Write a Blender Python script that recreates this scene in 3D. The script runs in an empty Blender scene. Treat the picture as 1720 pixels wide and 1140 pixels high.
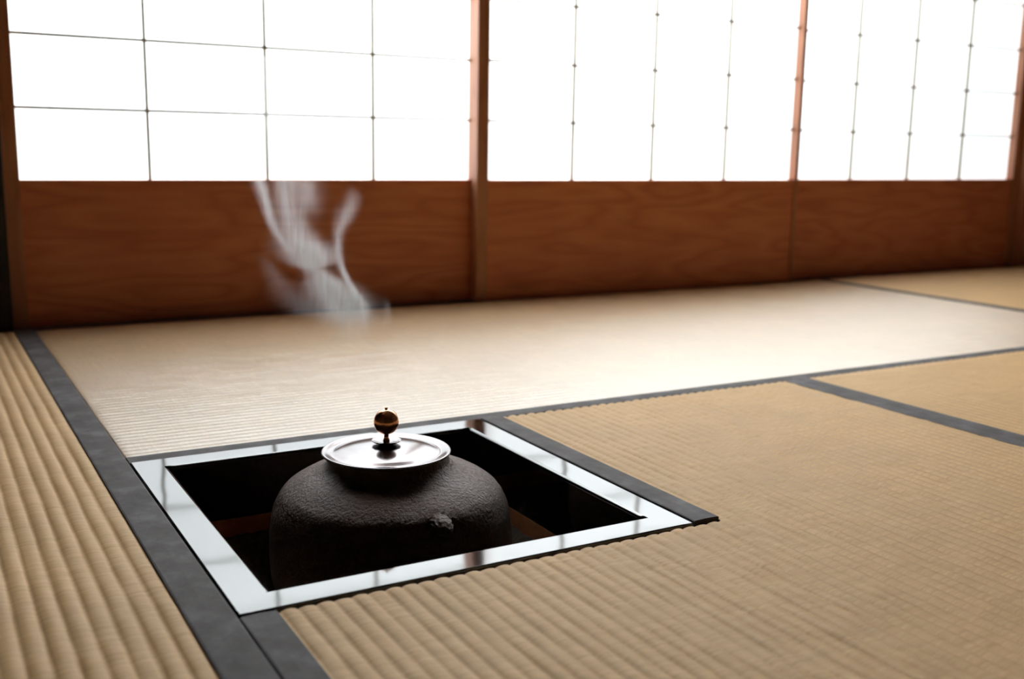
import bpy, bmesh, math, random
from mathutils import Vector, Matrix, noise as mnoise
random.seed(7)
S = bpy.context.scene
C = S.collection
PI = math.pi

# ------------------------------------------------------------------ camera, light, exposure
cam_d = bpy.data.cameras.new('camera'); cam = bpy.data.objects.new('camera', cam_d); C.objects.link(cam)
cR = Vector((0.86861053, -0.49521793, 0.01658184)); cU = Vector((0.0747111, 0.16397882, 0.98363062)); cF = Vector((0.48983059, 0.85315306, -0.179432))
M = Matrix((( cR.x, cU.x, -cF.x, -0.18925514), (cR.y, cU.y, -cF.y, -0.72383786), (cR.z, cU.z, -cF.z, 0.33949141), (0, 0, 0, 1)))
cam.matrix_world = M
cam_d.sensor_width = 36.0; cam_d.lens = 1777.65/1720*36.0
cam_d.clip_start = 0.02; cam_d.clip_end = 100
cam_d.dof.use_dof = True; cam_d.dof.focus_distance = 1.02; cam_d.dof.aperture_fstop = 4.8; cam_d.dof.aperture_blades = 7
S.camera = cam

w = bpy.data.worlds.new('world'); S.world = w; w.use_nodes = True
bg = w.node_tree.nodes['Background']; bg.inputs[0].default_value = (0.75, 0.88, 1.0, 1); bg.inputs[1].default_value = 0.6

def area(name, loc, rot, sx, sy, power, col):
    d = bpy.data.lights.new(name, 'AREA'); d.shape = 'RECTANGLE'; d.size = sx; d.size_y = sy; d.energy = power; d.color = col
    o = bpy.data.objects.new(name, d); C.objects.link(o); o.location = loc; o.rotation_euler = rot
    return o
# bright garden daylight outside the paper screens
area('daylight', (1.0, 2.10, 2.25), (math.radians(-58), 0, 0), 2.1, 1.2, 760, (0.925, 0.975, 1.0))

S.view_settings.view_transform = 'Standard'; S.view_settings.look = 'None'
S.view_settings.exposure = 0.0; S.view_settings.gamma = 1.0; S.view_settings.use_curve_mapping = False
S.cycles.max_bounces = 10; S.cycles.diffuse_bounces = 5; S.cycles.glossy_bounces = 5; S.cycles.transmission_bounces = 6; S.cycles.volume_bounces = 1
S.cycles.caustics_reflective = False; S.cycles.caustics_refractive = False
S.cycles.sample_clamp_indirect = 6.0

# ------------------------------------------------------------------ node helpers
class NT:
    def __init__(s, name):
        s.m = bpy.data.materials.new(name); s.m.use_nodes = True; s.t = s.m.node_tree; s.t.nodes.clear()
        s.out = s.t.nodes.new('ShaderNodeOutputMaterial')
    def n(s, typ, **kw):
        x = s.t.nodes.new('ShaderNode' + typ)
        for k, v in kw.items(): setattr(x, k, v)
        return x
    def l(s, a, b): s.t.links.new(a, b)
    def put(s, sock, v):
        if isinstance(v, bpy.types.NodeSocket): s.l(v, sock)
        elif isinstance(v, (tuple, list)) and len(v) == 3 and sock.type == 'RGBA': sock.default_value = (*v, 1)
        else: sock.default_value = v
    def math(s, op, a, b=0.0, c=None, clamp=False):
        x = s.n('Math', operation=op, use_clamp=clamp); s.put(x.inputs[0], a); s.put(x.inputs[1], b)
        if c is not None: s.put(x.inputs[2], c)
        return x.outputs[0]
    def coords(s, scale=(1, 1, 1), rot=(0, 0, 0), src='Object'):
        tc = s.n('TexCoord'); mp = s.n('Mapping'); s.l(tc.outputs[src], mp.inputs[0]); mp.inputs['Scale'].default_value = scale; mp.inputs['Rotation'].default_value = rot
        return mp.outputs[0]
    def noise(s, vec, scale=1.0, detail=3.0, rough=0.5, dist=0.0):
        x = s.n('TexNoise'); s.l(vec, x.inputs['Vector']); x.inputs['Scale'].default_value = scale; x.inputs['Detail'].default_value = detail
        x.inputs['Roughness'].default_value = rough; x.inputs['Distortion'].default_value = dist
        return x.outputs[0]
    def ramp(s, f, stops):
        x = s.n('ValToRGB'); s.l(f, x.inputs[0]); e = x.color_ramp.elements
        while len(e) < len(stops): e.new(0.5)
        for k, (p, c) in enumerate(stops): e[k].position = p; e[k].color = (*c, 1) if len(c) == 3 else c
        return x.outputs[0]
    def mix(s, f, a, b, mode='MIX'):
        x = s.n('Mix', data_type='RGBA', blend_type=mode); s.put(x.inputs[0], f); s.put(x.inputs[6], a); s.put(x.inputs[7], b)
        return x.outputs[2]
    def bump(s, h, strength, dist, prev=None):
        x = s.n('Bump'); s.l(h, x.inputs['Height']); x.inputs['Strength'].default_value = strength; x.inputs['Distance'].default_value = dist
        if prev is not None: s.l(prev, x.inputs['Normal'])
        return x.outputs[0]
    def principled(s, **kw):
        p = s.n('BsdfPrincipled')
        for k, v in kw.items(): s.put(p.inputs[k.replace('_', ' ')], v)
        s.l(p.outputs[0], s.out.inputs[0]); return p

# ------------------------------------------------------------------ materials
def mat_rush(name, along):              # along = axis the ribs run on; the rush stalks lie across it
    t = NT(name)
    if along == 'y': fine = (60, 1100, 60); tang = (0, 1, 0); mid = (14, 240, 14)
    else: fine = (1100, 60, 60); tang = (1, 0, 0); mid = (240, 14, 14)
    f = t.noise(t.coords(fine), 1, 3, .6)
    m_ = t.noise(t.coords(mid), 1, 3, .6)
    blot = t.noise(t.coords((1, 1, 1)), 9, 3, .55)
    c = t.ramp(m_, [(.25, (.58, .335, .145)), (.5, (.74, .455, .215)), (.75, (.86, .56, .285))])
    c = t.mix(.35, c, t.ramp(f, [(.3, (.38, .23, .11)), (.7, (.82, .62, .38))]))
    c = t.mix(t.ramp(blot, [(.35, (0, 0, 0)), (.7, (.35, .35, .35))]), c, (.52, .35, .19))
    if along == 'x': c = t.mix(1.0, c, (.84, .84, .82), 'MULTIPLY')
    b = t.bump(f, .6, .0006); b = t.bump(m_, .18, .0010, b)
    cx = t.n('CombineXYZ'); cx.inputs[0].default_value, cx.inputs[1].default_value, cx.inputs[2].default_value = tang
    t.principled(Base_Color=c, Roughness=(.40 if along == 'x' else .5), Anisotropic=.9, Tangent=cx.outputs[0], Normal=b, Specular_IOR_Level=(1.0 if along == 'x' else .25), Coat_Weight=(.85 if along == 'x' else 0.0), Coat_Roughness=.48, Coat_IOR=1.7)
    return t.m
RUSH_Y = mat_rush('rush_ribs_y', 'y'); RUSH_X = mat_rush('rush_ribs_x', 'x')

def mat_cloth():
    t = NT('heri_cloth')
    v = t.coords((1, 1, 1))
    weave = t.noise(t.coords((1500, 1500, 1500)), 1, 2, .6)
    blot = t.noise(v, 28, 4, .6)
    c = t.ramp(blot, [(.3, (.070, .055, .051)), (.5, (.115, .097, .093)), (.72, (.21, .19, .20))])
    c = t.mix(.35, c, t.ramp(weave, [(.3, (.02, .02, .021)), (.7, (.11, .105, .11))]))
    b = t.bump(weave, .5, .0004); b = t.bump(blot, .5, .001, b)
    t.principled(Base_Color=c, Roughness=.75, Normal=b, Specular_IOR_Level=.25)
    return t.m
CLOTH = mat_cloth()

def mat_wood(name, dark, mid, light, rough=.5, vert=False, ringscale=5.0, seed=0.0):
    t = NT(name)
    sc = (1.0, 1.0, 5.5) if not vert else (6, 6, .7)
    tc = t.n('TexCoord'); mp = t.n('Mapping'); t.l(tc.outputs['Object'], mp.inputs[0]); mp.inputs['Scale'].default_value = sc; mp.inputs['Location'].default_value = (seed, seed*.7, seed*1.3)
    warp = t.noise(mp.outputs[0], 1.6, 2, .5)
    rings = t.math('FRACT', t.math('MULTIPLY', warp, ringscale*2.2))
    tri = t.math('ABSOLUTE', t.math('SUBTRACT', t.math('MULTIPLY', rings, 2.0), 1.0))
    fib = t.noise(t.coords((5, 5, 90) if not vert else (150, 150, 5)), 1, 3, .6)
    blot = t.noise(t.coords((1, 1, 1)), 4, 3, .6)
    c = t.ramp(tri, [(.0, dark), (.35, mid), (1.0, light)])
    c = t.mix(.30, c, t.ramp(fib, [(.3, dark), (.7, light)]))
    c = t.mix(t.ramp(blot, [(.3, (0, 0, 0)), (.75, (.5, .5, .5))]), c, dark)
    b = t.bump(fib, .25, .0008)
    t.principled(Base_Color=c, Roughness=rough, Normal=b, Specular_IOR_Level=.4)
    return t.m
DADO = [mat_wood('dado_wood_%d' % i, (.50, .150, .070), (.62, .215, .10), (.70, .28, .14), .5, seed=3.1*i+1) for i in range(3)]
STILE = mat_wood('stile_wood', (.38, .16, .085), (.46, .205, .115), (.52, .25, .15), .5, vert=True)
KUMIKO = mat_wood('kumiko_wood', (.40, .35, .27), (.48, .43, .34), (.54, .49, .40), .55, vert=True)  # pale wood, lightened to put the bright paper's halation into the bars
NEAR_BLACK = mat_wood('near_black_wood', (.010, .007, .005), (.018, .012, .008), (.026, .017, .011), .5, vert=True)
BOARD = mat_wood('dark_board', (.035, .014, .007), (.055, .022, .010), (.075, .03, .014), .5, seed=9)
CEIL = mat_wood('ceiling_wood', (.04, .024, .014), (.06, .035, .02), (.08, .05, .03), .6)
SILL = mat_wood('threshold_wood', (.05, .022, .012), (.08, .036, .02), (.11, .05, .028), .5)

def mat_plaster():
    t = NT('earth_plaster'); n_ = t.noise(t.coords(), 60, 4, .6)
    c = t.ramp(n_, [(.3, (.07, .048, .03)), (.7, (.10, .07, .045))])
    t.principled(Base_Color=c, Roughness=.9, Normal=t.bump(n_, .4, .002)); return t.m
PLASTER = mat_plaster()

def mat_paper():
    t = NT('shoji_paper')
    n_ = t.noise(t.coords((30, 30, 90)), 1, 4, .6)
    c = t.ramp(n_, [(.3, (.86, .87, .86)), (.7, (.93, .93, .92))])
    tr = t.n('BsdfTranslucent'); t.l(c, tr.inputs[0])
    df = t.n('BsdfDiffuse'); df.inputs[0].default_value = (.8, .8, .78, 1)
    mx = t.n('MixShader'); mx.inputs[0].default_value = .35; t.l(tr.outputs[0], mx.inputs[1]); t.l(df.outputs[0], mx.inputs[2])
    t.l(mx.outputs[0], t.out.inputs[0]); return t.m
PAPER = mat_paper()

def mat_lacquer():
    t = NT('black_lacquer')
    n_ = t.noise(t.coords((1, 1, 1)), 14, 1.5, .4)
    t.principled(Base_Color=(.006, .005, .005), Roughness=.06, IOR=1.85, Normal=t.bump(n_, .07, .004)); return t.m
LACQ = mat_lacquer()

def mat_iron():
    t = NT('cast_iron')
    v = t.coords()
    a = t.noise(v, 300, 5, .65); b_ = t.noise(v, 620, 3, .6); d_ = t.noise(v, 40, 3, .5)
    c = t.ramp(d_, [(.3, (.032, .0155, .0095)), (.7, (.050, .027, .018))])
    pit = t.ramp(a, [(.34, (0, 0, 0)), (.5, (1, 1, 1))])
    b = t.bump(a, .6, .0028); b = t.bump(pit, .35, .0010, b); b = t.bump(b_, .35, .0006, b)
    t.principled(Base_Color=c, Roughness=.35, Metallic=.0, Specular_IOR_Level=.36, Specular_Tint=(1.0, .64, .55), Normal=b); return t.m
IRON = mat_iron()

def mat_bronze(name, col, rough, brush=0):
    t = NT(name)
    n_ = t.noise(t.coords((1, 1, 1)), 35, 3, .5)
    c = t.mix(t.ramp(n_, [(.35, (0, 0, 0)), (.75, (.45, .45, .45))]), col, tuple(x*.7 for x in col))
    t.principled(Base_Color=c, Metallic=1.0, Roughness=rough, Normal=t.bump(n_, .05, .001)); return t.m
LIDM = mat_bronze('lid_bronze', (.185, .165, .168), .18)
KNOBM = mat_bronze('knob_copper', (.66, .31, .17), .21)

def mat_simple(name, c0, c1, scale, rough, bs=.5, bd=.004):
    t = NT(name); n_ = t.noise(t.coords(), scale, 5, .65)
    t.principled(Base_Color=t.ramp(n_, [(.3, c0), (.7, c1)]), Roughness=rough, Normal=t.bump(n_, bs, bd)); return t.m
CLAY = mat_simple('orange_clay', (.55, .22, .08), (.68, .31, .13), 55, .85, .4, .002)
ASH = mat_simple('ash', (.045, .028, .018), (.085, .055, .035), 160, .95, 1.0, .006)
CORE = mat_simple('straw_core', (.09, .06, .03), (.16, .11, .06), 200, .9)
EARTH = mat_simple('earth', (.10, .09, .07), (.2, .18, .14), 5, .9)

# ------------------------------------------------------------------ mesh helpers
def obj(name, bm, m, parent=None, smooth=False):
    me = bpy.data.meshes.new(name); bm.normal_update(); bm.to_mesh(me); bm.free()
    if m: me.materials.append(m)
    if smooth:
        for p in me.polygons: p.use_smooth = True
    o = bpy.data.objects.new(name, me); C.objects.link(o)
    if parent: o.parent = parent
    return o
def box(bm, x0, x1, y0, y1, z0, z1, bev=0.0):
    vs = [bm.verts.new((x, y, z)) for x in (x0, x1) for y in (y0, y1) for z in (z0, z1)]
    fs = [(0, 1, 3, 2), (4, 6, 7, 5), (0, 4, 5, 1), (2, 3, 7, 6), (0, 2, 6, 4), (1, 5, 7, 3)]
    fc = [bm.faces.new([vs[i] for i in f]) for f in fs]
    if bev:
        ed = {e for f in fc for e in f.edges}
        bmesh.ops.bevel(bm, geom=list(ed), offset=bev, segments=2, affect='EDGES', profile=.6)
def boxes(*bb, bev=0.0):
    bm = bmesh.new()
    for b in bb: box(bm, *b, bev=bev)
    return bm
def empty(name, loc, label=None, cat=None, group=None, kind=None):
    o = bpy.data.objects.new(name, None); C.objects.link(o); o.location = loc; o.empty_display_size = .05
    return tag(o, label, cat, group, kind)
def tag(o, label=None, cat=None, group=None, kind=None):
    if label: o['label'] = label
    if cat: o['category'] = cat
    if group: o['group'] = group
    if kind: o['kind'] = kind
    return o
def keep(o, parent):                    # parent while keeping the world-space mesh coordinates
    o.parent = parent; o.matrix_parent_inverse = Matrix.Translation(-parent.location); return o
def lathe(bm, prof, n=96, center=(0, 0), cap=True):
    rings = []
    for r, z in prof:
        if r < 1e-6: rings.append([bm.verts.new((center[0], center[1], z))])
        else: rings.append([bm.verts.new((center[0]+r*math.cos(2*PI*k/n), center[1]+r*math.sin(2*PI*k/n), z)) for k in range(n)])
    for a, b in zip(rings, rings[1:]):
        for k in range(n):
            k2 = (k+1) % n
            if len(a) == 1 and len(b) == 1: continue
            if len(a) == 1: bm.faces.new((a[0], b[k2], b[k]))
            elif len(b) == 1: bm.faces.new((a[k], a[k2], b[0]))
            else: bm.faces.new((a[k], a[k2], b[k2], b[k]))
    bmesh.ops.recalc_face_normals(bm, faces=bm.faces)
    return bm
def smoothp(pts, n=6):                  # Catmull-Rom through a profile
    out = []
    P = [pts[0]] + list(pts) + [pts[-1]]
    for i in range(1, len(P)-2):
        for k in range(n):
            t = k/n; q = []
            for d in range(2):
                p0, p1, p2, p3 = P[i-1][d], P[i][d], P[i+1][d], P[i+2][d]
                q.append(.5*((2*p1)+(-p0+p2)*t+(2*p0-5*p1+4*p2-p3)*t*t+(-p0+3*p1-3*p2+p3)*t**3))
            out.append((max(q[0], 0), q[1]))
    out.append(pts[-1]); return out

# ------------------------------------------------------------------ the room shell
def struct(name, bm, m, smooth=False):
    return tag(obj(name, bm, m, smooth=smooth), kind='structure')
X0, X1, Y0, YW, ZC = -2.2, 2.90, -3.2, 1.385, 2.3
FT = -.060                              # sub-floor top, under the mats
struct('floor', boxes((X0, -.002, Y0, 1.42, FT-.06, FT), (.426, X1, Y0, 1.42, FT-.06, FT), (-.002, .426, Y0, -.002, FT-.06, FT), (-.002, .426, .426, 1.42, FT-.06, FT)), BOARD)
struct('ceiling', boxes((X0-.1, X1+.1, Y0-.1, 1.6, ZC, ZC+.05)), CEIL)
struct('wall_back', boxes((X0-.1, X1+.1, Y0-.1, Y0, FT-.06, ZC)), PLASTER)
struct('wall_west', boxes((X0-.1, X0, Y0, 1.6, FT-.06, ZC)), PLASTER)
struct('wall_right', boxes((X1, X1+.1, Y0, 1.6, FT-.06, ZC)), PLASTER)
struct('wall_front', boxes((X0, X1, 1.36, 1.44, 1.80, ZC)), PLASTER)
struct('wall_left', boxes((X0, -.060, 1.366, 1.44, FT, 1.80)), BOARD)
struct('trim_1', boxes((-.060, -.0335, 1.352, 1.44, FT, 1.80), bev=.002), NEAR_BLACK)      # near-black upright strip at the left end of the screens
struct('trim_2', boxes((2.815, X1, 1.352, 1.44, FT, 1.80), bev=.002), STILE)         # post at the right end
struct('trim_3', boxes((-.060, 2.815, 1.335, 1.44, FT, -.003)), SILL)               # threshold
struct('trim_4', boxes((-.0335, 2.815, 1.33, 1.44, 1.70, 1.80)), STILE)              # head rail

# shoji doors: paper above, wooden dado below
ZS, DZ, NR = .2655, .1285, 11
def shoji(name, xi0, pitch, yf, lw, rw, dado):
    """xi0 inner left edge of the paper, yf front of the stiles, lw/rw stile widths"""
    xi1 = xi0 + 4*pitch; ztop = ZS + NR*DZ
    d = empty(name, ((xi0+xi1)/2, yf, 0), kind='structure')
    def part(n_, bm, m): return keep(obj(n_, bm, m), d)
    part('stile', boxes((xi0-lw, xi0, yf, yf+.027, -.002, ztop+.025), bev=.0012), STILE)
    part('stile', boxes((xi1, xi1+rw, yf, yf+.027, -.002, ztop+.025), bev=.0012), STILE)
    part('top_rail', boxes((xi0, xi1, yf, yf+.027, ztop, ztop+.025)), STILE)
    part('middle_rail', boxes((xi0, xi1, yf+.002, yf+.027, ZS-.010, ZS), bev=.001), dado)
    part('bottom_rail', boxes((xi0, xi1, yf+.002, yf+.027, -.002, .022), bev=.001), dado)
    part('dado_panel', boxes((xi0, xi1, yf+.0045, yf+.020, .022, ZS-.010)), dado)
    bb = []
    for k in range(1, 4):
        x = xi0 + k*pitch; bb.append((x-.0026, x+.0026, yf+.0135, yf+.0235, ZS, ztop))
    for k in range(1, NR):
        z = ZS + k*DZ; bb.append((xi0, xi1, yf+.0145, yf+.0235, z-.0027, z+.0027))
    part('lattice', boxes(*bb), KUMIKO)
    bm = bmesh.new(); yy = yf+.0245
    bm.faces.new([bm.verts.new(p) for p in ((xi0-.003, yy, ZS-.003), (xi1+.003, yy, ZS-.003), (xi1+.003, yy, ztop+.003), (xi0-.003, yy, ztop+.003))])
    part('paper', bm, PAPER)
    return d
shoji('door_1', -.0055, .2285, 1.374, .028, .028, DADO[0])
shoji('door_2', .9325, .2285, 1.345, .029, .012, DADO[1])
shoji('door_3', 1.8700-.0004, .2285, 1.374, .028, .028, DADO[2])

# ------------------------------------------------------------------ tatami
def ribbed(rects, along, pitch, ztop, phase, step, amp=.0010, seed=0, cut=None):
    """rush surface with rounded ribs; rects = (x0,x1,y0,y1) patches"""
    bm = bmesh.new(); K = 8
    for (x0, x1, y0, y1) in rects:
        a0, a1 = (x0, x1) if along == 'y' else (y0, y1)      # across the ribs
        l0, l1 = (y0, y1) if along == 'y' else (x0, x1)      # along them
        cols = [a0]; k = math.floor((a0-phase)/pitch*K)+1
        while phase + k*pitch/K < a1-1e-5:
            v = phase + k*pitch/K
            if v > a0+1e-5: cols.append(v)
            k += 1
        cols.append(a1)
        if cut: cols = sorted([c for c in cols if abs(c-cut[0]) > 2e-4] + [cut[0]])
        nl = max(2, int((l1-l0)/step)); rows = [l0+(l1-l0)*j/nl for j in range(nl+1)]
        rows = [rows[0], rows[0]+.0015] + rows[1:-1] + [rows[-1]-.0015, rows[-1]]
        if cut: rows = sorted([c for c in rows if abs(c-cut[1]) > .002] + [cut[1]-.0015, cut[1]])
        grid = []
        for j, l in enumerate(rows):
            r_ = []
            for a in cols:
                rib = (a-phase)/pitch; i = math.floor(rib+1e-6)
                wob = .0009*mnoise.noise(Vector((i*7.3+seed, l*14, 1.7)))
                fr = min(max(rib-i, 0), 1)
                h = abs(math.sin(PI*fr))**.62
                hh = amp*(.85+.45*mnoise.noise(Vector((i*3.1+seed, l*30, 5.5)))+.35*mnoise.noise(Vector((i*1.7+seed, l*85, 9.5))))
                z = ztop - amp + h*hh + .0004*mnoise.noise(Vector((a*9, l*9, seed)))
                if j in (0, len(rows)-1) or (cut and a < cut[0] and l == cut[1]): z -= .0008
                p = (a+wob, l, z) if along == 'y' else (l, a+wob, z)
                if a in (cols[0], cols[-1]): p = (a, l, z) if along == 'y' else (l, a, z)
                r_.append(bm.verts.new(p))
            grid.append(r_)
        fl = along != 'y'
        for j in range(len(rows)-1):
            for i in range(len(cols)-1):
                if cut and cols[i] < cut[0]-1e-6 and rows[j] >= cut[1]-1e-6:
                    if abs(rows[j]-cut[1]) < 1e-6:
                        a_, b_ = grid[j][i], grid[j][i+1]
                        bm.faces.new((a_, b_, bm.verts.new((b_.co.x, b_.co.y, ztop-.012)), bm.verts.new((a_.co.x, a_.co.y, ztop-.012))))
                    continue
                q = (grid[j][i], grid[j][i+1], grid[j+1][i+1], grid[j+1][i])
                bm.faces.new(q if not fl else q[::-1])
        # folded ends go down over the core
        for row, flip in ((grid[0], False), (grid[-1], True)):
            low = [bm.verts.new((v.co.x, v.co.y, ztop-.012)) for v in row]
            for i in range(len(row)-1):
                q = (low[i], low[i+1], row[i+1], row[i]); q = q[::-1] if flip else q
                bm.faces.new(q if not fl else q[::-1])
    return bm
def heri(x0, x1, y0, y1, zt, th=.0018):
    bm = bmesh.new(); horiz = (x1-x0) > (y1-y0)
    n = max(8, int(max(x1-x0, y1-y0)/.02)); prof = [(0, -.012), (0, -.0010), (.04, -.0003), (.5, .0001), (.96, -.0003), (1, -.0010), (1, -.012)]
    rings = []
    for j in range(n+1):
        t = j/n; ring = []
        for (a, dz) in prof:
            wob = .0005*mnoise.noise(Vector((t*40, x0*9+a, 3.3)))
            zz = zt+dz+.0003*mnoise.noise(Vector((t*22, a*2, y0*5)))
            ring.append(bm.verts.new((x0+(x1-x0)*t, y0+(y1-y0)*a+(wob if 0 < a < 1 else 0), zz) if horiz else (x0+(x1-x0)*a+(wob if 0 < a < 1 else 0), y0+(y1-y0)*t, zz)))
        rings.append(ring)
    for a, b in zip(rings, rings[1:]):
        for i in range(len(prof)-1): bm.faces.new((a[i], a[i+1], b[i+1], b[i]))
    bm.faces.new(rings[0]); bm.faces.new(rings[-1][::-1])
    bmesh.ops.recalc_face_normals(bm, faces=bm.faces)
    return bm
def mat_thing(label, loc, core, surf, heris, group=None):
    t = empty('tatami_mat', loc, label, 'tatami mat', group)
    keep(obj('straw_core', boxes(*core), CORE), t)
    sf = keep(obj('rush_cover', surf[0], surf[1], smooth=True), t)
    for h in heris:
        keep(obj('cloth_border', heri(*h), CLOTH, smooth=False), t)
    return t
ZN, ZF = -.0008, -.0022
g = .0006
# left mat
mat_thing('tatami mat at the left edge with wide ribs running beside the hearth', (-.49, -.3, FT),
    [(-.955, -.001, -1.9, 1.334, FT, ZN-.004)],
    (ribbed([(-.92, -.034, -1.2, 1.334)], 'y', .0155, ZN, -.034, .008, .0025, 3), RUSH_Y),
    [(-.034, -g, -1.2, 1.334, ZN+.0006)])
# far mat, ribs parallel to the paper screens
mat_thing('pale sunlit tatami mat lying between the hearth and the paper screens', (.96, .88, FT),
    [(.001, 1.948, .4255, 1.334, FT, ZF-.004)],
    (ribbed([(.001, 1.948, .452, 1.334)], 'x', .0145, ZF, .452, .010, .0009, 5), RUSH_X),
    [(.001, 1.948, .4250, .452, ZF+.0006)])
# near mat, cut around the hearth
t_near = mat_thing('large tatami mat in the right foreground cut out around the hearth', (.5, -.7, FT),
    [(.001, .966, -1.5, -.003, FT, ZN-.004), (.426, .966, -.003, .4235, FT, ZN-.004)],
    (ribbed([(.0285, .944, -1.0, .4235)], 'y', .0140, ZN, .0300, .006, .0021, 8, cut=(.4540, -.0022)), RUSH_Y),
    [(g, .0285, -1.0, -.0022, ZN+.0004), (.943, .966, -1.0, .4235, ZN+.0004)])
keep(tag(obj('hearth_border', heri(.4255, .4545, .0015, .4235, ZN+.0022), CLOTH), 'dark cloth strip folded over the cut edge beside the hearth'), t_near)
# right mat
mat_thing('tatami mat at the right edge beyond the double dark border', (1.45, -.5, FT),
    [(.968, 1.93, -1.5, .4235, FT, ZN-.004)],
    (ribbed([(.992, 1.93, -1.0, .4235)], 'y', .0145, ZN, .992, .02, .0010, 11), RUSH_Y),
    [(.9675, .992, -1.0, .4235, ZN+.0004)])
mat_thing('brown tatami mat in the far right corner under the screens', (2.4, .3, FT),
    [(1.950, X1, -.6, 1.334, FT, ZF-.004)],
    (ribbed([(1.972, X1, .4245, 1.334), (1.972, X1, -.6, .4245)], 'y', .0145, ZN, 1.972, .03, .0010, 14), RUSH_Y),
    [(1.9500, 1.974, -.6, 1.334, ZN+.0004)])

# ------------------------------------------------------------------ hearth frame
hf = empty('hearth_frame', (.212, .212, -.068), 'square black lacquer frame set flush around the sunken hearth', 'frame')
W0, W1 = 0.0008, .4232
iw = .0335
def rail(i):
    """one mitred bar; local u runs along, v from outer (0) to inner (iw)"""
    bm = bmesh.new(); L = W1-W0; N = 40
    prof = [(0, -.068), (0, -.0012), (.0010, -.0003), (.0024, 0)]
    prof = [(0, -.068), (0, -.0010), (.0003, -.0003), (.0010, 0), (iw-.0042, 0), (iw-.0027, -.0004), (iw-.0013, -.0012), (iw-.0004, -.0026), (iw, -.0042), (iw, -.068)]
    rings = []
    for j in range(N+1):
        t = j/N; ring = []
        for v, z in prof:
            u = v + (L-2*v)*t
            ring.append(bm.verts.new((u, v, z)))
        rings.append(ring)
    for a, b in zip(rings, rings[1:]):
        for k in range(len(prof)): k2 = (k+1) % len(prof); bm.faces.new((a[k], a[k2], b[k2], b[k]))
    bm.faces.new(rings[0]); bm.faces.new(rings[-1][::-1])
    bmesh.ops.recalc_face_normals(bm, faces=bm.faces)
    Mx = Matrix.Translation((W0+L/2, W0+L/2, 0)) @ Matrix.Rotation(i*PI/2, 4, 'Z') @ Matrix.Translation((-L/2, -L/2, 0))
    bmesh.ops.transform(bm, matrix=Mx, verts=bm.verts)
    return bm
for i in range(4): keep(obj('rail', rail(i), LACQ, smooth=True), hf)
for o in hf.children:
    for p in o.data.polygons: p.use_smooth = .02 < abs(p.normal.z) < .999

# pit: clay lining and ash
pit = empty('fire_pit', (.212, .212, -.30), 'sunken fire pit of orange clay under the black lacquer frame', 'hearth')
a0, a1, th = .0345, .3895, .034
keep(obj('clay_lining', boxes((a0-th, a0, a0-th, a1+th, -.30, -.0685), (a1, a1+th, a0-th, a1+th, -.30, -.0685), (a0, a1, a0-th, a0, -.30, -.0685), (a0, a1, a1, a1+th, -.30, -.0685), (a0-th, a1+th, a0-th, a1+th, -.32, -.30)), CLAY), pit)
KX, KY = .2125, .212
bm = bmesh.new(); N = 90; gr = []
for j in range(N+1):
    row = []
    for i in range(N+1):
        x = a0+(a1-a0)*i/N; y = a0+(a1-a0)*j/N
        r = math.hypot(x-KX, y-KY); e = max(abs(x-.212), abs(y-.212))/.1775
        z = -.150 + .062*min(1, max(0, (r-.10)/.075))**1.3
        z += .0035*mnoise.noise(Vector((x*60, y*60, 1))) + .0025*mnoise.noise(Vector((x*170, y*170, 4)))
        row.append(bm.verts.new((x, y, min(z, -.082))))
    gr.append(row)
for j in range(N):
    for i in range(N): bm.faces.new((gr[j][i], gr[j][i+1], gr[j+1][i+1], gr[j+1][i]))
keep(obj('ash_bed', bm, ASH, smooth=True), pit)

# ------------------------------------------------------------------ kettle
KB = -.150
kt = empty('kettle', (KX, KY, KB), 'rough dark iron tea kettle steaming in the sunken hearth', 'kettle')
prof = smoothp([(.0, -.1475), (.05, -.147), (.085, -.135), (.1064, -.1132), (.1175, -.087), (.1203, -.0632), (.1203, -.042), (.1180, -.0215), (.1148, -.0100), (.1085, .0020), (.0990, .0105), (.0867, .0175), (.0740, .0220), (.0650, .0262), (.0605, .0312), (.0590, .0365), (.0575, .0385), (.0520, .0385), (.0500, .036), (.0500, .02)], 7)
bm = lathe(bmesh.new(), prof, 160)
for v in bm.verts:
    n_ = mnoise.noise(v.co*45)*.0006 + mnoise.noise(v.co*160)*.00028
    r = math.hypot(v.co.x, v.co.y)
    if r > .061 and v.co.z > -.14: v.co += Vector((v.co.x/r, v.co.y/r, .6))*n_
for v in bm.verts:
    k_ = min(1, max(0, (v.co.z-.01)/.025)); v.co += Vector((cR.x, cR.y, 0))*(-.0028*k_*k_*(3-2*k_))
kb = obj('body', bm, IRON, kt, smooth=True); kb.location = (0, 0, -KB)
cdir = Vector((-.18925-KX, -.72384-KY, 0)).normalized()
def lug(angle):
    """cone shaped cast lug with overlapping scales and a ring hole"""
    bm = bmesh.new()
    bmesh.ops.create_uvsphere(bm, u_segments=40, v_segments=28, radius=1)
    for v in bm.verts:
        c = v.co
        az = math.atan2(c.y, c.x)
        s = 1+.10*math.sin(c.z*15+2.2*math.sin(az*5))*max(0, 1-abs(c.z)**4)
        taper = 1-.22*c.x
        c.x *= .0150; c.y *= .0100*s*taper; c.z *= .0082*s*taper
        c.z -= 12*c.x*abs(c.x)                      # droops at the tip
    # ear hole ring beneath
    bm2 = bmesh.new()
    for f in bm.faces: f.smooth = True
    e = Matrix.Translation((0, 0, 0))
    R_ = Matrix.Rotation(angle, 4, 'Z') @ Matrix.Translation((.1130, 0, .0000))
    bmesh.ops.transform(bm, matrix=R_, verts=bm.verts); bm2.free()
    o = obj('lug', bm, IRON, kt, smooth=True); o.location = (0, 0, -KB)
    return o
base_az = math.atan2(cdir.y, cdir.x)
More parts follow.
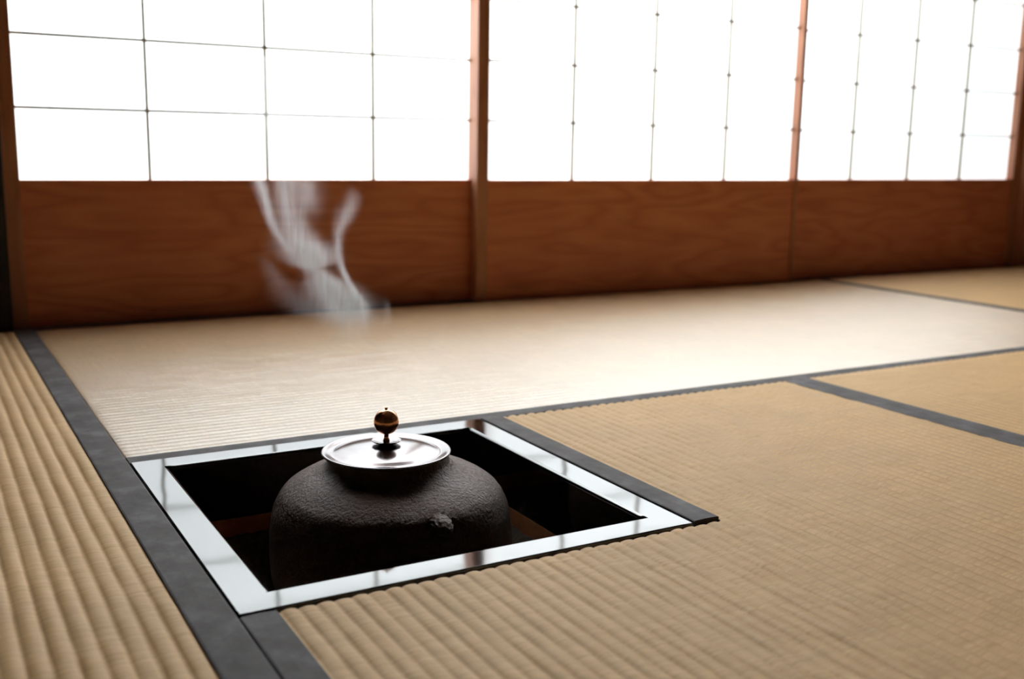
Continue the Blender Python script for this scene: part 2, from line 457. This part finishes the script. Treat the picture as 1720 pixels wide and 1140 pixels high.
lug(base_az + math.radians(23.5)); lug(base_az + math.radians(203.5))
# lid
lidp = [(0, .0482), (.012, .0480), (.022, .0472), (.034, .0454), (.044, .0430), (.0495, .0412), (.0520, .0404), (.0545, .0402), (.0570, .0408), (.0600, .0418), (.0622, .0423), (.0634, .0419), (.0638, .0408), (.0632, .0397), (.0610, .0390), (.0585, .0386), (.0560, .0384), (.050, .0370), (.045, .0372), (.0, .0400)]
top = smoothp(lidp[:17], 5) + lidp[17:]
lid = obj('lid', lathe(bmesh.new(), top, 160), LIDM, kt, smooth=True); lid.location = (-.0050*cR.x, -.0050*cR.y, -KB); tag(lid, 'shiny round bronze lid')
# petal shaped seat, stem and ball knob
bm = bmesh.new(); seat = smoothp([(0, .0515), (.004, .0512), (.009, .0514), (.0130, .0521), (.0142, .0523), (.0146, .0517), (.0130, .0506), (.008, .0492), (.0045, .0484), (.0, .0480)], 4)
lathe(bm, seat, 96)
for v in bm.verts:
    r = math.hypot(v.co.x, v.co.y)
    if r > .008: a = math.atan2(v.co.y, v.co.x); v.co *= 1; s = 1+.05*abs(math.sin(a*6)) - .03; v.co.x *= s; v.co.y *= s
ks = obj('knob_seat', bm, LIDM, lid, smooth=True)
R0 = .0124; zc = .0705
kp = [(.0, .0505), (.0036, .0508), (.0030, .0528), (.0023, .0548), (.0024, .0565), (.0034, .0580)]
kp += [(R0*math.sin(a), zc-1.04*R0*math.cos(a)) for a in [math.radians(x) for x in range(24, 172, 7)]]
kp += [(.0016, zc+R0+.0001), (.0013, zc+R0+.0012), (.0018, zc+R0+.0017), (.0012, zc+R0+.0023), (0, zc+R0+.0024)]
bm = lathe(bmesh.new(), kp, 72)
for v in bm.verts:                                  # shallow pumpkin like lobes
    if v.co.z > .06 and v.co.z < zc+R0:
        a = math.atan2(v.co.y, v.co.x); k = 1 - .022*(1-abs(math.cos(a*4)))**2*(1-abs((v.co.z-zc)/R0)**3)
        v.co.x *= k; v.co.y *= k
kn = obj('knob', bm, KNOBM, lid, smooth=True); tag(kn, 'reddish copper ball knob')

# ------------------------------------------------------------------ steam
SO = Vector((.2065, KY, 0.0)); SU = Vector((cR.x, cR.y, 0)).normalized(); SV = Vector((-SU.y, SU.x, 0))
ZL, ZH, UL, UH = .135, .420, -.20, .06
# wisps: (z, centre u, half width, strength) knots; u runs to the right, z up (metres)
WISPS = [
    [(.140, -.036, .016, 0), (.158, -.032, .017, .16), (.172, -.035, .019, .7), (.186, -.041, .019, 1.3), (.205, -.054, .016, 1.3), (.222, -.066, .008, .4), (.235, -.070, .008, 0)],
    [(.212, -.078, .004, 0), (.222, -.072, .010, .9), (.234, -.073, .018, 1.3), (.252, -.083, .014, .8), (.275, -.090, .010, .6), (.300, -.095, .009, .6), (.325, -.099, .009, .55), (.42, -.110, .014, .3)],
    [(.228, -.088, .003, 0), (.240, -.093, .0035, .3), (.258, -.103, .004, .6), (.285, -.113, .005, .8), (.310, -.119, .005, .9), (.330, -.121, .004, .9), (.42, -.124, .007, .3)],
    [(.160, -.018, .006, 0), (.180, -.021, .005, .6), (.200, -.032, .0032, .9), (.222, -.042, .0028, .9), (.240, -.045, .0032, .8), (.256, -.043, .0040, .5), (.275, -.036, .0065, .35), (.290, -.031, .006, .15), (.305, -.034, .004, 0)],
    [(.260, -.075, .014, 0), (.290, -.075, .012, .30), (.330, -.080, .014, .35), (.42, -.082, .02, .15)],
    [(.170, -.062, .012, 0), (.180, -.076, .015, .11), (.200, -.094, .012, .09), (.220, -.108, .006, .08), (.240, -.118, .004, 0)],
    [(.165, .000, .004, 0), (.172, .001, .003, .15), (.188, -.001, .003, .10), (.196, -.004, .002, 0)],
]
def mat_steam():
    t = NT('steam_volume')
    tc = t.n('TexCoord'); sp = t.n('SeparateXYZ'); t.l(tc.outputs['Object'], sp.inputs[0])
    u, v, z = sp.outputs[0], sp.outputs[1], sp.outputs[2]
    nz = t.noise(t.coords((30, 30, 14)), 1, 2, .5)
    nz2 = t.noise(t.coords((95, 60, 26)), 1, 3, .6, 1.0)
    u = t.math('ADD', u, t.math('MULTIPLY', t.math('SUBTRACT', nz, .5), .010))
    u = t.math('ADD', u, t.math('MULTIPLY', t.math('SUBTRACT', nz2, .5), .008))
    tz = t.math('DIVIDE', t.math('SUBTRACT', z, ZL), ZH-ZL, clamp=True)
    total = None
    def curve(pts):
        fc = t.n('FloatCurve'); t.l(tz, fc.inputs['Value']); c = fc.mapping.curves[0]
        c.points[0].location = (0, pts[0][1]); c.points[1].location = (1, pts[-1][1])
        for p in pts: c.points.new(*p)
        fc.mapping.update(); return fc.outputs[0]
    for k, W in enumerate(WISPS):
        n_ = lambda z_: (z_-ZL)/(ZH-ZL)
        uc = t.math('ADD', t.math('MULTIPLY', curve([(n_(a[0]), (a[1]-UL)/(UH-UL)) for a in W]), UH-UL), UL)
        hw = t.math('MAXIMUM', t.math('MULTIPLY', curve([(n_(a[0]), a[2]/.03) for a in W]), .03), .001)
        am = t.math('MAXIMUM', curve([(n_(a[0]), a[3]) for a in W]), 0.0)
        gu = t.math('EXPONENT', t.math('MULTIPLY', t.math('POWER', t.math('ABSOLUTE', t.math('DIVIDE', t.math('SUBTRACT', u, uc), hw)), 2.0), -1.1))
        vo = .004*math.sin(k*2.3)
        gv = t.math('EXPONENT', t.math('MULTIPLY', t.math('POWER', t.math('ABSOLUTE', t.math('DIVIDE', t.math('SUBTRACT', v, vo), .0065)), 2.0), -1.0))
        d = t.math('MULTIPLY', t.math('MULTIPLY', gu, gv), am)
        total = d if total is None else t.math('ADD', total, d)
    fib = t.noise(t.coords((130, 90, 24), rot=(0, .5, 0)), 1, 3, .55, 1.2)
    total = t.math('MULTIPLY', total, t.math('MAXIMUM', t.math('SUBTRACT', t.math('MULTIPLY', fib, 3.2), .65), .05))
    total = t.math('MULTIPLY', total, STEAM)
    vs = t.n('VolumeScatter'); vs.inputs['Color'].default_value = (.965, .95, .975, 1); vs.inputs['Anisotropy'].default_value = .6
    t.l(total, vs.inputs['Density']); t.l(vs.outputs[0], t.out.inputs['Volume'])
    t.m.cycles.volume_step_rate = .22
    return t.m
STEAM = 84.0
bm = bmesh.new(); n = 34; rings = []
for j in range(37):
    z = ZL + .012 + (ZH-.002-ZL-.012)*j/36
    lo, hi = 9, -9
    for W in WISPS:
        if W[0][0]-.006 <= z <= W[-1][0]+.006:
            zz = min(max(z, W[0][0]), W[-1][0])
            for a, b in zip(W, W[1:]):
                if a[0] <= zz <= b[0]:
                    f_ = (zz-a[0])/(b[0]-a[0]); c_ = a[1]+(b[1]-a[1])*f_; h_ = a[2]+(b[2]-a[2])*f_
                    lo = min(lo, c_-1.6*h_-.006); hi = max(hi, c_+1.6*h_+.006)
    if hi < lo: lo, hi = -.06, -.03
    rings.append([z, lo, hi])
for _ in range(2):
    rings = [[r[0], sum(q[1] for q in rings[max(0, i-1):i+2])/len(rings[max(0, i-1):i+2]), sum(q[2] for q in rings[max(0, i-1):i+2])/len(rings[max(0, i-1):i+2])] for i, r in enumerate(rings)]
vr = []
for z, lo, hi in rings:
    c_, h_ = (lo+hi)/2, (hi-lo)/2
    vr.append([bm.verts.new((c_+h_*math.copysign(abs(math.cos(2*PI*k/n))**.8, math.cos(2*PI*k/n)), .017*math.copysign(abs(math.sin(2*PI*k/n))**.6, math.sin(2*PI*k/n)), z)) for k in range(n)])
for a, b in zip(vr, vr[1:]):
    for k in range(n): bm.faces.new((a[k], a[(k+1) % n], b[(k+1) % n], b[k]))
bm.faces.new(vr[0][::-1]); bm.faces.new(vr[-1])
bmesh.ops.recalc_face_normals(bm, faces=bm.faces)
st = obj('steam', bm, mat_steam()); st.location = SO
st.rotation_euler = (0, 0, math.atan2(SU.y, SU.x))
tag(st, 'thin white wisps of steam curling up above the kettle', 'steam', kind='stuff')
